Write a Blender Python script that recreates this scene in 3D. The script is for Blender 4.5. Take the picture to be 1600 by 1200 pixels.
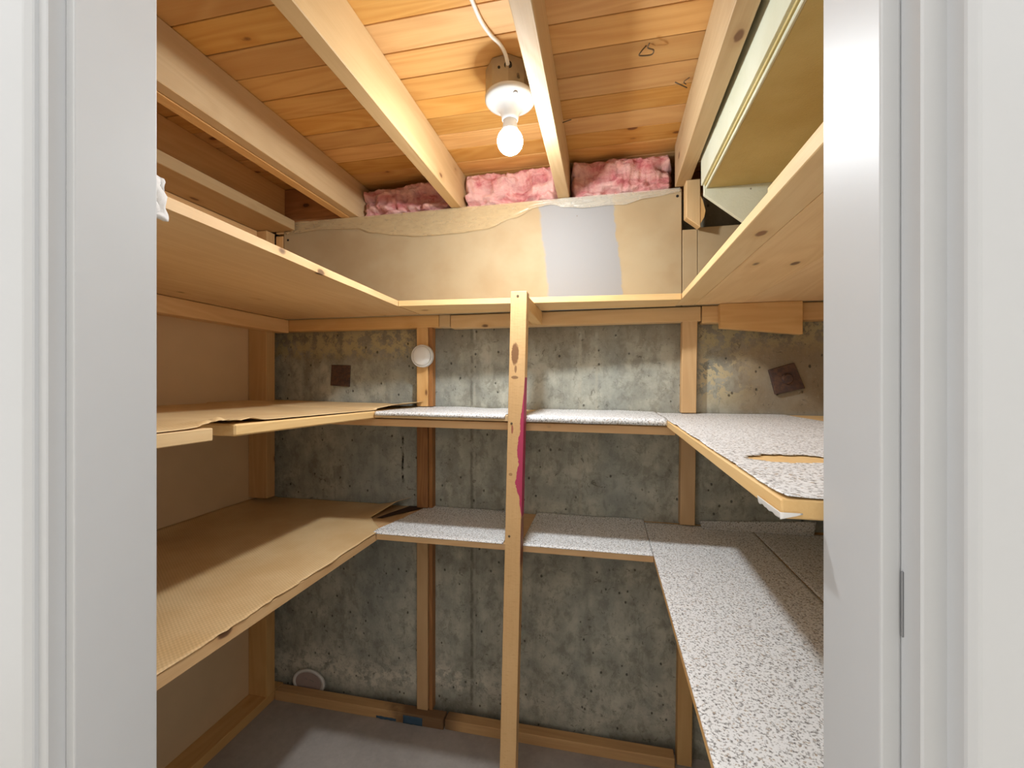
import bpy, bmesh, math, random
from mathutils import Vector, noise, Matrix

for o in list(bpy.data.objects):
    bpy.data.objects.remove(o, do_unlink=True)
S = bpy.context.scene
C = S.collection

# ------------------------------------------------------------------ camera
cam_d = bpy.data.cameras.new('camera')
cam_d.sensor_fit = 'HORIZONTAL'
cam_d.sensor_width = 36.0
cam_d.lens = 673.0 / 1600.0 * 36.0
cam_d.clip_start = 0.02
cam = bpy.data.objects.new('camera', cam_d)
C.objects.link(cam)
cam.location = (0, 0, 0)
cam.rotation_euler = (math.pi / 2, 0, math.atan(145 / 673.0))
S.camera = cam

# ------------------------------------------------------------------ world (daylit hall behind the camera), exposure
BULB = 880.0
HALL = 1.85
W = bpy.data.worlds.new('hall_daylight')
S.world = W
W.use_nodes = True
W.node_tree.nodes['Background'].inputs[0].default_value = (1.0, 1.0, 1.0, 1)
W.node_tree.nodes['Background'].inputs[1].default_value = HALL
S.view_settings.view_transform = 'Standard'
S.view_settings.look = 'None'
S.view_settings.gamma = 1.0
S.view_settings.use_curve_mapping = False
S.view_settings.exposure = 0.0

FLOOR = -1.325
ZJ = 0.672        # underside of the joists
ZS = 0.815        # underside of the sheathing
YC = 1.625        # concrete face

# ------------------------------------------------------------------ material helpers
def lin(r, g, b):
    f = lambda c: (c / 255 / 12.92) if c / 255 <= 0.04045 else ((c / 255 + 0.055) / 1.055) ** 2.4
    return (f(r), f(g), f(b), 1.0)


class NB:
    def __init__(self, name):
        self.m = bpy.data.materials.new(name)
        self.m.use_nodes = True
        self.t = self.m.node_tree
        self.t.nodes.clear()
        self.out = self.t.nodes.new('ShaderNodeOutputMaterial')

    def n(self, typ, ins=None, **props):
        nd = self.t.nodes.new(typ)
        for k, v in props.items():
            setattr(nd, k, v)
        for k, v in (ins or {}).items():
            sock = nd.inputs[k]
            if isinstance(v, bpy.types.NodeSocket):
                self.t.links.new(v, sock)
            else:
                sock.default_value = v
        return nd

    def math(self, op, a, b=0.0, c=None, clamp=False):
        ins = {0: a, 1: b}
        if c is not None:
            ins[2] = c
        return self.n('ShaderNodeMath', ins, operation=op, use_clamp=clamp).outputs[0]

    def mix(self, fac, a, b, mode='MIX'):
        return self.n('ShaderNodeMix', {0: fac, 6: a, 7: b}, data_type='RGBA', blend_type=mode).outputs[2]

    def smooth(self, v, lo, hi, a=0.0, b=1.0):
        return self.n('ShaderNodeMapRange', {0: v, 1: lo, 2: hi, 3: a, 4: b}, interpolation_type='SMOOTHSTEP').outputs[0]

    def noise(self, vec, scale, detail=3.0, rough=0.55, dist=0.0):
        return self.n('ShaderNodeTexNoise', {'Vector': vec, 'Scale': scale, 'Detail': detail, 'Roughness': rough, 'Distortion': dist}).outputs[0]

    def scale(self, vec, s, loc=(0, 0, 0)):
        return self.n('ShaderNodeMapping', {'Vector': vec, 'Scale': s, 'Location': loc}).outputs[0]

    def finish(self, col, rough=0.7, bump=None, bstr=0.3, bdist=0.002, **extra):
        p = self.n('ShaderNodeBsdfPrincipled', {'Base Color': col, 'Roughness': rough})
        for k, v in extra.items():
            key = k.replace('_', ' ')
            if isinstance(v, bpy.types.NodeSocket):
                self.t.links.new(v, p.inputs[key])
            else:
                p.inputs[key].default_value = v
        if bump is not None:
            bn = self.n('ShaderNodeBump', {'Strength': bstr, 'Distance': bdist, 'Height': bump})
            self.t.links.new(bn.outputs[0], p.inputs['Normal'])
        self.t.links.new(p.outputs[0], self.out.inputs[0])
        return self.m


AX = {'x': 0, 'y': 1, 'z': 2}
_wood = {}

def wood(kind, axis):
    """pine with grain along one axis; kinds differ in stain and age"""
    key = (kind, axis)
    if key in _wood:
        return _wood[key]
    light, dark, knot, figure = {
        'joist':    (lin(210, 180, 134), lin(182, 144, 97), lin(112, 66, 34), 0.45),
        'sheath':   (lin(216, 170, 106), lin(186, 127, 62), lin(104, 56, 26), 0.75),
        'shelf':    (lin(230, 194, 142), lin(208, 162, 106), lin(92, 58, 34), 0.55),
        'edge':     (lin(232, 200, 150), lin(210, 168, 112), lin(130, 84, 48), 0.45),
        'stud':     (lin(226, 186, 132), lin(202, 152, 98), lin(92, 50, 26), 0.6),
        'aged':     (lin(176, 124, 74), lin(122, 76, 40), lin(64, 36, 20), 0.8),
    }[kind]
    b = NB('pine_%s_%s' % (kind, axis))
    co = b.n('ShaderNodeTexCoord').outputs['Object']
    rnd = b.n('ShaderNodeObjectInfo').outputs['Random']
    off = b.n('ShaderNodeVectorMath', {0: co, 1: b.n('ShaderNodeCombineXYZ', {0: b.math('MULTIPLY', rnd, 7.3), 1: b.math('MULTIPLY', rnd, 5.1), 2: b.math('MULTIPLY', rnd, 9.7)}).outputs[0]}, operation='ADD').outputs[0]
    def stretch(al, ac):
        s = [ac, ac, ac]
        s[AX[axis]] = al
        return b.scale(off, tuple(s))
    ring = b.noise(stretch(1.1, 9.0), 1.0, 2.0, 0.5, 0.6)
    ring = b.math('MULTIPLY', ring, 62.0)
    ring = b.math('MULTIPLY_ADD', b.math('SINE', ring), 0.5, 0.5)
    fibre = b.noise(stretch(6.0, 260.0), 1.0, 3.0, 0.6)
    blotch = b.noise(stretch(2.0, 7.0), 1.0, 3.0, 0.6)
    fac = b.math('ADD', b.math('MULTIPLY', ring, 0.40 * figure), b.math('MULTIPLY', fibre, 0.35))
    fac = b.math('ADD', fac, b.math('MULTIPLY_ADD', blotch, 0.9, -0.42), clamp=True)
    col = b.mix(fac, light, dark)
    vo = b.n('ShaderNodeTexVoronoi', {'Vector': stretch(7.0, 13.0), 'Scale': 1.0, 'Randomness': 1.0})
    cull = b.math('GREATER_THAN', b.n('ShaderNodeSeparateColor', {0: vo.outputs['Color']}).outputs[0], 0.66)
    kd = b.math('ADD', vo.outputs['Distance'], b.math('MULTIPLY_ADD', b.noise(off, 55.0, 2.0), 0.05, -0.025))
    km = b.math('MULTIPLY', b.smooth(kd, 0.08, 0.14, 1.0, 0.0), cull)
    halo = b.math('MULTIPLY', b.smooth(kd, 0.10, 0.34, 0.5, 0.0), cull)
    col = b.mix(halo, col, dark)
    col = b.mix(b.math('MULTIPLY', km, 0.85), col, knot)
    tone = b.math('MULTIPLY_ADD', b.math('FRACT', b.math('MULTIPLY', rnd, 13.7)), 0.28, 0.86)
    hsv = b.n('ShaderNodeHueSaturation', {'Color': col, 'Value': tone, 'Saturation': b.math('MULTIPLY_ADD', b.math('FRACT', b.math('MULTIPLY', rnd, 31.3)), 0.16, 0.93)})
    b.finish(hsv.outputs[0], 0.62, b.math('ADD', fibre, b.math('MULTIPLY', ring, 0.4)), 0.25, 0.0012)
    _wood[key] = b.m
    return b.m


def plain(name, col, rough=0.6, nscale=30.0, namp=0.08, bstr=0.1, **ex):
    b = NB(name)
    co = b.n('ShaderNodeTexCoord').outputs['Object']
    nz = b.noise(co, nscale, 4.0)
    c2 = tuple(max(0, q * (1 - namp * 3)) for q in col[:3]) + (1,)
    return b.finish(b.mix(b.math('MULTIPLY', nz, 0.9), col, c2), rough, nz, bstr, 0.001, **ex)


def m_concrete():
    b = NB('old_form_concrete')
    co = b.n('ShaderNodeNewGeometry').outputs['Position']
    sx = b.n('ShaderNodeSeparateXYZ', {0: co})
    x, z = sx.outputs[0], sx.outputs[2]
    big = b.noise(co, 2.6, 4.0, 0.6)
    med = b.noise(co, 11.0, 5.0, 0.62)
    fine = b.noise(co, 85.0, 4.0, 0.65)
    streak = b.noise(b.scale(co, (17.0, 1.0, 1.6)), 1.0, 4.0, 0.6)
    col = b.mix(b.smooth(med, 0.3, 0.72), lin(158, 158, 147), lin(198, 196, 180))
    col = b.mix(b.math('MULTIPLY', b.smooth(streak, 0.45, 0.75), 0.5), col, lin(134, 133, 122))
    grit = b.noise(b.scale(co, (1, 1, 0.7)), 31.0, 9.0, 0.72, 0.3)
    col = b.mix(b.math('MULTIPLY', b.smooth(grit, 0.46, 0.62), 0.45), col, lin(112, 108, 94))
    col = b.mix(b.math('MULTIPLY', b.smooth(grit, 0.30, 0.42, 1.0, 0.0), 0.35), col, lin(206, 202, 186))
    # two casting pours: greyer, smoother below the rough top lift
    blue = b.math('MULTIPLY', b.smooth(b.noise(b.scale(co, (3.1, 1, 0.5)), 1.0, 2.0), 0.50, 0.66), 0.5)
    col = b.mix(blue, col, lin(138, 146, 144))
    # brown staining near the top of the wall, strongest to the left and the right
    top = b.smooth(b.math('MULTIPLY_ADD', big, 0.34, z), 0.18, 0.42)
    col = b.mix(b.math('MULTIPLY', top, 0.75), col, lin(112, 97, 72))
    # pale mineral crust
    ends = b.math('MAXIMUM', b.smooth(x, -0.80, -0.70, 1.0, 0.0), b.smooth(x, 0.30, 0.34))
    crz = b.math('MULTIPLY', b.smooth(z, 0.08, 0.15), b.smooth(z, 0.20, 0.24, 1.0, 0.0))
    crust = b.smooth(b.noise(co, 30.0, 7.0, 0.75), 0.44, 0.54)
    col = b.mix(b.math('MULTIPLY', b.math('MULTIPLY', crust, ends), b.math('MULTIPLY', crz, 0.85)), col, lin(184, 168, 126))
    # scraps of old cream paint on the right
    rz = b.math('MULTIPLY', b.smooth(z, -0.12, 0.0), b.smooth(z, 0.06, 0.14, 1.0, 0.0))
    rx = b.math('MULTIPLY', b.smooth(x, 0.31, 0.34), b.smooth(x, 0.40, 0.56, 1.0, 0.0))
    flk = b.smooth(b.noise(co, 15.0, 7.0, 0.72, 0.4), 0.465, 0.495)
    col = b.mix(b.math('MULTIPLY', b.math('MULTIPLY', flk, rz), b.math('MULTIPLY', rx, 0.95)), col, lin(214, 198, 158))
    tanb = b.math('MULTIPLY', b.math('MULTIPLY', b.smooth(x, 0.36, 0.5), b.smooth(z, 0.1, 0.2, 1.0, 0.0)), b.smooth(z, -0.13, -0.08))
    col = b.mix(b.math('MULTIPLY', tanb, 0.6), col, lin(152, 126, 90))
    # lime bloom low on the wall
    bl = b.math('MULTIPLY', b.smooth(b.math('MULTIPLY_ADD', big, 0.25, z), -1.08, -0.94, 1.0, 0.0), b.smooth(b.math('MULTIPLY_ADD', big, 0.25, z), -1.15, -1.07))
    col = b.mix(b.math('MULTIPLY', b.math('MULTIPLY', bl, b.smooth(b.noise(co, 34.0, 7.0, 0.75), 0.42, 0.56)), b.smooth(x, -0.6, -0.25, 0.9, 0.3)), col, lin(222, 216, 200))
    foot_tone = b.smooth(b.math('MULTIPLY_ADD', big, 0.22, z), -1.15, -1.20, 0.0, 0.55)  # darker brown towards the foot of the wall
    col = b.mix(foot_tone, col, lin(84, 76, 62))
    # form seam and dark drip marks
    wob = b.math('MULTIPLY_ADD', b.noise(b.scale(co, (0, 0, 1)), 16.0, 3.0), 0.016, -0.008)
    def line(x0, w, lo, hi, amt, c, col):
        d = b.math('ABSOLUTE', b.math('ADD', b.math('SUBTRACT', x, x0), wob))
        m = b.math('MULTIPLY', b.smooth(d, w * 0.4, w, 1.0, 0.0), b.math('MULTIPLY', b.smooth(z, lo, lo + 0.02), b.smooth(z, hi - 0.02, hi, 1.0, 0.0)))
        m = b.math('MULTIPLY', m, b.smooth(b.noise(co, 30.0, 3.0), 0.35, 0.55))
        return b.mix(b.math('MULTIPLY', m, amt), col, c)
    col = line(-0.513, 0.007, -1.3, 0.25, 0.6, lin(84, 80, 70), col)
    wide = b.smooth(b.math('ABSOLUTE', b.math('ADD', x, 0.52)), 0.01, 0.05, 0.35, 0.0)
    col = b.mix(wide, col, lin(112, 110, 98))
    col = line(-0.500, 0.006, -1.3, 0.25, 0.5, lin(176, 172, 158), col)
    col = line(-0.09, 0.008, -0.5, 0.2, 0.45, lin(184, 178, 160), col)
    col = line(-0.03, 0.007, -0.3, 0.2, 0.4, lin(184, 178, 160), col)
    col = line(-0.806, 0.0062, -0.415, -0.205, 1.0, lin(22, 19, 16), col)
    pit = b.n('ShaderNodeTexVoronoi', {'Vector': b.scale(co, (1, 1, 0.75)), 'Scale': 26.0, 'Randomness': 1.0}).outputs['Distance']
    pm = b.smooth(b.math('MULTIPLY_ADD', fine, 0.09, pit), 0.11, 0.17, 1.0, 0.0)
    col = b.mix(b.math('MULTIPLY', pm, 0.75), col, lin(52, 48, 40))
    scr = b.noise(co, 34.0, 6.0, 0.72, 1.4)
    col = b.mix(b.math('MULTIPLY', b.smooth(scr, 0.60, 0.66), 0.6), col, lin(78, 72, 60))
    col = b.mix(b.math('MULTIPLY', b.smooth(fine, 0.60, 0.74), 0.4), col, lin(196, 190, 172))
    h = b.math('ADD', b.math('MULTIPLY', med, 1.2), b.math('SUBTRACT', b.math('MULTIPLY', fine, 0.6), b.math('MULTIPLY', pm, 1.5)))
    return b.finish(col, 0.88, h, 0.55, 0.004)


def m_drywall():
    b = NB('cream_painted_drywall')
    co = b.n('ShaderNodeNewGeometry').outputs['Position']
    sx = b.n('ShaderNodeSeparateXYZ', {0: co})
    x, z = sx.outputs[0], sx.outputs[2]
    n1 = b.noise(co, 5.0, 4.0)
    n2 = b.noise(co, 60.0, 3.0)
    col = b.mix(b.smooth(n1, 0.35, 0.7), lin(181, 161, 127), lin(172, 148, 112))
    # broad swath of bare white filler / primer left by a roller
    wz = b.math('MULTIPLY', b.math('SUBTRACT', z, 0.47), -0.10)
    e = b.math('ADD', b.math('MULTIPLY_ADD', b.noise(b.scale(co, (1, 1, 1)), 22.0, 5.0, 0.7), 0.03, -0.015), wz)
    xx = b.math('SUBTRACT', x, e)
    m = b.math('MULTIPLY', b.smooth(xx, -0.222, -0.208), b.smooth(xx, 0.042, 0.050, 1.0, 0.0))
    col = b.mix(m, col, lin(154, 152, 151))
    # small chips
    vo = b.n('ShaderNodeTexVoronoi', {'Vector': co, 'Scale': 11.0}).outputs['Distance']
    col = b.mix(b.math('MULTIPLY', b.smooth(vo, 0.02, 0.035, 1.0, 0.0), 0.6), col, lin(120, 96, 66))
    return b.finish(col, 0.72, n2, 0.12, 0.001)


def m_granite_liner():
    b = NB('speckled_grey_vinyl')
    co = b.n('ShaderNodeTexCoord').outputs['Object']
    v = b.noise(co, 235.0, 3.0, 0.65)
    v2 = b.noise(b.scale(co, (1, 1, 1), (3, 5, 1)), 150.0, 3.0, 0.6)
    col = b.mix(b.smooth(v, 0.50, 0.60), lin(244, 245, 246), lin(172, 171, 170))
    col = b.mix(b.smooth(v, 0.62, 0.68), col, lin(66, 64, 64))
    col = b.mix(b.math('MULTIPLY', b.smooth(v2, 0.60, 0.66), 0.75), col, lin(172, 150, 124))
    w = b.noise(co, 14.0, 2.0)
    return b.finish(col, 0.5, w, 0.15, 0.004)


def m_tan_liner(name, weave):
    b = NB(name)
    co = b.n('ShaderNodeTexCoord').outputs['Object']
    sx = b.n('ShaderNodeSeparateXYZ', {0: co})
    k = 2 * math.pi / 0.011
    wx = b.math('SINE', b.math('MULTIPLY', b.math('ADD', sx.outputs[0], b.math('MULTIPLY', sx.outputs[1], 0.55)), k))
    wy = b.math('SINE', b.math('MULTIPLY', sx.outputs[1], k))
    h = b.math('MULTIPLY_ADD', b.math('MULTIPLY', wx, wy), 0.5, 0.5)
    n1 = b.noise(co, 7.0, 4.0)
    n2 = b.noise(co, 120.0, 3.0)
    col = b.mix(b.smooth(n1, 0.3, 0.7), lin(240, 212, 164), lin(228, 194, 142))
    col = b.mix(b.math('MULTIPLY', h, weave), col, lin(160, 118, 68))
    col = b.mix(b.math('MULTIPLY', n2, 0.18), col, lin(168, 126, 76))
    return b.finish(col, 0.6, h, 0.25 * min(1, weave * 3) + 0.03, 0.0015)


def m_insulation():
    b = NB('pink_glass_wool')
    co = b.n('ShaderNodeNewGeometry').outputs['Position']
    n1 = b.noise(b.scale(co, (1, 1, 2.2)), 13.0, 6.0, 0.65, 0.5)
    n2 = b.noise(co, 130.0, 5.0, 0.7, 1.0)
    col = b.mix(b.smooth(n1, 0.34, 0.62), lin(224, 142, 140), lin(246, 194, 184))
    col = b.mix(b.smooth(n1, 0.60, 0.78), col, lin(246, 204, 188))
    col = b.mix(b.math('MULTIPLY', b.smooth(n1, 0.30, 0.42, 1.0, 0.0), 0.7), col, lin(196, 92, 100))
    h = b.math('ADD', b.math('MULTIPLY', n1, 1.0), b.math('MULTIPLY', n2, 0.5))
    return b.finish(col, 0.95, h, 0.9, 0.012)


def m_post():
    """support post: pine with a slap of magenta paint down one arris and a rubbed brown knot"""
    b = NB('post_pine_magenta_smear')
    co = b.n('ShaderNodeTexCoord').outputs['Object']
    sx = b.n('ShaderNodeSeparateXYZ', {0: co})
    x, z = sx.outputs[0], sx.outputs[2]
    fibre = b.noise(b.scale(co, (240, 240, 9)), 1.0, 3.0, 0.6)
    rough_saw = b.noise(b.scale(co, (60, 60, 190)), 1.0, 3.0, 0.6)
    bl = b.noise(b.scale(co, (10, 10, 3)), 1.0, 3.0)
    col = b.mix(b.math('MULTIPLY_ADD', bl, 0.8, b.math('MULTIPLY', fibre, 0.25)), lin(242, 204, 150), lin(216, 168, 110))
    col = b.mix(b.math('MULTIPLY', b.smooth(rough_saw, 0.55, 0.7), 0.25), col, lin(200, 148, 92))
    # long rubbed knot near the top
    def blot(cx, cz, rx, rz, amt, c, col):
        dx = b.math('DIVIDE', b.math('SUBTRACT', x, cx), rx)
        dz = b.math('DIVIDE', b.math('SUBTRACT', z, cz), rz)
        d = b.math('ADD', b.math('MULTIPLY', dx, dx), b.math('MULTIPLY', dz, dz))
        d = b.math('ADD', d, b.math('MULTIPLY_ADD', b.noise(co, 150.0, 3.0), 0.9, -0.45))
        return b.mix(b.math('MULTIPLY', b.smooth(d, 0.55, 1.1, 1.0, 0.0), amt), col, c)
    col = blot(-0.007, 1.415, 0.012, 0.036, 0.85, lin(120, 74, 42), col)
    col = blot(-0.006, 1.345, 0.012, 0.005, 0.7, lin(110, 70, 44), col)
    col = blot(-0.004, 1.37, 0.004, 0.012, 0.7, lin(120, 74, 46), col)
    col = blot(-0.010, 1.19, 0.0035, 0.014, 0.8, lin(164, 76, 70), col)
    col = blot(-0.012, 1.055, 0.006, 0.005, 0.6, lin(150, 96, 54), col)
    # magenta paint
    w = b.math('MULTIPLY_ADD', b.noise(b.scale(co, (0.5, 0.5, 1)), 13.0, 5.0, 0.62), 0.046, -0.006)
    zz = b.math('MULTIPLY', b.smooth(z, 0.92, 1.03), b.smooth(z, 1.08, 1.37, 1.0, 0.0))
    m = b.math('GREATER_THAN', b.math('SUBTRACT', x, 0.0262), b.math('MULTIPLY', b.math('MULTIPLY', w, zz), -1.0))
    m2 = b.math('MULTIPLY', b.math('GREATER_THAN', x, b.math('SUBTRACT', 0.0245, b.math('MULTIPLY', w, zz))), b.math('GREATER_THAN', zz, 0.02))
    col = b.mix(m2, col, lin(190, 62, 100))
    low = b.math('MULTIPLY', b.math('GREATER_THAN', x, 0.0225), b.math('MULTIPLY', b.smooth(z, 0.76, 0.80), b.smooth(z, 0.92, 0.94, 1.0, 0.0)))
    col = b.mix(b.math('MULTIPLY', low, 0.8), col, lin(132, 58, 50))
    return b.finish(col, 0.66, b.math('ADD', rough_saw, fibre), 0.35, 0.0015)


def m_plate_blue():
    b = NB('aged_pine_blue_smear')
    co = b.n('ShaderNodeNewGeometry').outputs['Position']
    sx = b.n('ShaderNodeSeparateXYZ', {0: co})
    fib = b.noise(b.scale(co, (4, 90, 90)), 1.0, 4.0)
    col = b.mix(fib, lin(222, 180, 126), lin(184, 138, 90))
    dk = b.smooth(b.math('MULTIPLY_ADD', b.noise(co, 18.0, 4.0), 0.2, sx.outputs[0]), -0.78, -0.66)
    dk = b.math('MULTIPLY', dk, b.smooth(sx.outputs[0], -0.60, -0.52, 1.0, 0.0))
    col = b.mix(b.math('MULTIPLY', dk, 0.75), col, lin(84, 56, 38))
    return b.finish(col, 0.8, fib, 0.3, 0.002)


def m_floor():
    b = NB('bare_concrete_floor')
    co = b.n('ShaderNodeNewGeometry').outputs['Position']
    n1 = b.noise(co, 4.0, 5.0, 0.6)
    n2 = b.noise(co, 60.0, 4.0, 0.6)
    col = b.mix(b.smooth(n1, 0.3, 0.7), lin(198, 190, 184), lin(172, 164, 158))
    col = b.mix(b.math('MULTIPLY', n2, 0.4), col, lin(110, 104, 98))
    return b.finish(col, 0.85, n2, 0.25, 0.002)


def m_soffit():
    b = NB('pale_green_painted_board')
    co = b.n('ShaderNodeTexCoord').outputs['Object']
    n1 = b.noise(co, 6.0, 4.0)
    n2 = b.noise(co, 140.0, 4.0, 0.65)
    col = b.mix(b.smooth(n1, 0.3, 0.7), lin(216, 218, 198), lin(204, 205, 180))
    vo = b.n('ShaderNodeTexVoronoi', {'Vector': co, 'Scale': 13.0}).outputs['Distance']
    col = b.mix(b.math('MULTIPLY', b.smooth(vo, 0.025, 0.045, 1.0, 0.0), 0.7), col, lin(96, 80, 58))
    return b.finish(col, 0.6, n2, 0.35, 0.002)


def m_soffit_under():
    b = NB('green_stipple_olive_bounce')
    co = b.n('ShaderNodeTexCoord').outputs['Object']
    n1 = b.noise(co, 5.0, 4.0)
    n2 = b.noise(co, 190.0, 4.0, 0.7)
    col = b.mix(b.smooth(n1, 0.3, 0.7), lin(206, 190, 132), lin(190, 170, 108))  # same pale green paint; warm bounce light is put into this olive
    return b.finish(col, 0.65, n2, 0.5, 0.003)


def m_plastic_sheet():
    b = NB('clear_vapour_barrier_film')
    co = b.n('ShaderNodeNewGeometry').outputs['Position']
    sx = b.n('ShaderNodeSeparateXYZ', {0: co})
    n1 = b.noise(b.scale(co, (1, 1, 2.4)), 24.0, 4.0, 0.6, 0.8)
    al = b.smooth(sx.outputs[0], -0.30, -0.16, 0.42, 0.34)
    al = b.math('ADD', al, b.math('MULTIPLY_ADD', n1, 0.3, -0.15), clamp=True)
    col = b.mix(b.smooth(sx.outputs[0], -0.30, -0.14), lin(226, 202, 158), lin(232, 224, 206))
    return b.finish(col, 0.22, n1, 0.6, 0.006, Alpha=al)


def m_rust():
    b = NB('rusted_steel')
    co = b.n('ShaderNodeTexCoord').outputs['Object']
    n1 = b.noise(co, 60.0, 5.0, 0.7)
    col = b.mix(b.smooth(n1, 0.4, 0.65), lin(74, 56, 52), lin(104, 74, 56))
    return b.finish(col, 0.7, n1, 0.5, 0.002)


def m_emit(name, col, st):
    b = NB(name)
    e = b.n('ShaderNodeEmission', {0: col, 1: st})
    b.t.links.new(e.outputs[0], b.out.inputs[0])
    return b.m


def m_bulb():
    # LED globe: the light engine sits in the base and faces down, so the lower dome gives most of the light
    b = NB('lit_bulb_glass')
    z = b.n('ShaderNodeSeparateXYZ', {0: b.n('ShaderNodeNewGeometry').outputs['True Normal']}).outputs[2]
    st = b.smooth(z, -0.98, 0.40, BULB, BULB * 0.05)
    e = b.n('ShaderNodeEmission', {0: (0.92, 0.97, 1.0, 1), 1: st})
    b.t.links.new(e.outputs[0], b.out.inputs[0])
    return b.m


M = {}
M['concrete'] = m_concrete()
M['drywall'] = m_drywall()
M['granite'] = m_granite_liner()
M['tan_weave'] = m_tan_liner('tan_woven_vinyl', 0.32)
M['tan_paper'] = m_tan_liner('tan_shelf_paper', 0.10)
M['insul'] = m_insulation()
M['post'] = m_post()
M['plate'] = m_plate_blue()
M['floor'] = m_floor()
M['soffit'] = m_soffit()
M['soffit_under'] = m_soffit_under()
M['film'] = m_plastic_sheet()
M['rust'] = m_rust()
M['white_paint'] = plain('soft_grey_white_door_paint', lin(194, 195, 196), 0.42, 18.0, 0.015, 0.05)
M['room_paint'] = plain('white_wall_paint', lin(236, 232, 224), 0.7, 18.0, 0.015, 0.05)
M['paper_back'] = plain('brown_drywall_backing', lin(232, 202, 160), 0.8, 5.0, 0.07, 0.08)
M['galv'] = plain('galvanised_steel', lin(176, 160, 132), 0.45, 45.0, 0.1, 0.1, Metallic=0.4)
M['porcelain'] = plain('white_porcelain', lin(206, 206, 205), 0.25, 8.0, 0.01, 0.0)
M['led_base'] = plain('matt_white_lamp_base', lin(214, 212, 210), 0.5, 8.0, 0.01, 0.0)
M['white_plastic'] = plain('white_plastic', lin(232, 230, 226), 0.4, 10.0, 0.015, 0.0)
M['frost'] = plain('frosted_plastic_lens', lin(240, 240, 238), 0.3, 8.0, 0.01, 0.0)
M['cable'] = plain('white_cable_sheath', lin(232, 228, 218), 0.45, 30.0, 0.02, 0.0)
M['dark'] = plain('dark_hole', lin(34, 30, 26), 0.9, 30.0, 0.05, 0.0)
M['grey_print'] = plain('grey_print', lin(150, 150, 150), 0.5, 30.0, 0.02, 0.0)
M['pink_print'] = plain('faded_lid_print', lin(186, 166, 160), 0.5, 60.0, 0.08, 0.0)
M['nail'] = plain('dull_nail_steel', lin(120, 104, 84), 0.5, 80.0, 0.1, 0.1, Metallic=0.6)
M['cloth'] = plain('white_cotton', lin(232, 230, 228), 0.95, 300.0, 0.05, 0.6)
M['blue_tape'] = plain('blue_tape', lin(62, 92, 116), 0.7, 60.0, 0.1, 0.1)
M['gap_shade'] = plain('dark_brown_gap_shade', lin(70, 46, 30), 0.85, 30.0, 0.1, 0.2)
M['hall_floor'] = plain('beige_hall_floor', lin(196, 188, 176), 0.7, 60.0, 0.04, 0.2)
M['steel'] = plain('strike_plate_steel', lin(150, 150, 152), 0.35, 50.0, 0.05, 0.05, Metallic=0.9)
M['bulb'] = m_bulb()

# ------------------------------------------------------------------ mesh helpers
def world_loc(o):
    v = Vector(o.location)
    while o.parent:
        o = o.parent
        v += o.location
    return v

def obj(name, bm, mat, parent=None, base=None, smooth=False):
    """one mesh object; its origin goes to the middle of its base"""
    bmesh.ops.recalc_face_normals(bm, faces=bm.faces[:])
    me = bpy.data.meshes.new(name)
    xs = [v.co.x for v in bm.verts]; ys = [v.co.y for v in bm.verts]; zs = [v.co.z for v in bm.verts]
    b = Vector(base) if base else Vector(((min(xs) + max(xs)) / 2, (min(ys) + max(ys)) / 2, min(zs)))
    bmesh.ops.translate(bm, verts=bm.verts[:], vec=-b)
    if smooth:
        for f in bm.faces:
            f.smooth = True
    bm.to_mesh(me)
    bm.free()
    me.materials.append(mat)
    o = bpy.data.objects.new(name, me)
    C.objects.link(o)
    if parent is not None:
        o.parent = parent
        o.location = b - world_loc(parent)
    else:
        o.location = b
    return o

def tag(o, label=None, cat=None, group=None, kind=None):
    if label: o['label'] = label
    if cat: o['category'] = cat
    if group: o['group'] = group
    if kind: o['kind'] = kind
    return o

def empty(name, loc):
    o = bpy.data.objects.new(name, None)
    o.empty_display_size = 0.05
    C.objects.link(o)
    o.location = loc
    return o

def hexa(bm, pts):
    """8 points: bottom loop then top loop"""
    v = [bm.verts.new(p) for p in pts]
    for q in ((0, 3, 2, 1), (4, 5, 6, 7), (0, 1, 5, 4), (1, 2, 6, 5), (2, 3, 7, 6), (3, 0, 4, 7)):
        bm.faces.new([v[i] for i in q])
    return v

def add_box(bm, x0, x1, y0, y1, z0, z1):
    return hexa(bm, [(x0, y0, z0), (x1, y0, z0), (x1, y1, z0), (x0, y1, z0), (x0, y0, z1), (x1, y0, z1), (x1, y1, z1), (x0, y1, z1)])

def bev(bm, w, seg=1):
    if w:
        bmesh.ops.bevel(bm, geom=bm.edges[:], offset=w, segments=seg, affect='EDGES', profile=0.5)

def box(name, x0, x1, y0, y1, z0, z1, mat, parent=None, b=0.0018, seg=1):
    bm = bmesh.new()
    add_box(bm, x0, x1, y0, y1, z0, z1)
    bev(bm, b, seg)
    return obj(name, bm, mat, parent)

def hexo(name, pts, mat, parent=None, b=0.0018):
    bm = bmesh.new()
    hexa(bm, pts)
    bev(bm, b)
    return obj(name, bm, mat, parent)

def prism(name, poly, axis, a0, a1, mat, parent=None, b=0.001):
    """polygon in the two other axes, extruded along axis from a0 to a1"""
    def pt(p, a):
        return {'x': (a, p[0], p[1]), 'y': (p[0], a, p[1]), 'z': (p[0], p[1], a)}[axis]
    bm = bmesh.new()
    lo = [bm.verts.new(pt(p, a0)) for p in poly]
    hi = [bm.verts.new(pt(p, a1)) for p in poly]
    bm.faces.new(lo); bm.faces.new(hi)
    n = len(poly)
    for i in range(n):
        bm.faces.new((lo[i], lo[(i + 1) % n], hi[(i + 1) % n], hi[i]))
    bev(bm, b)
    return obj(name, bm, mat, parent)

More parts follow.
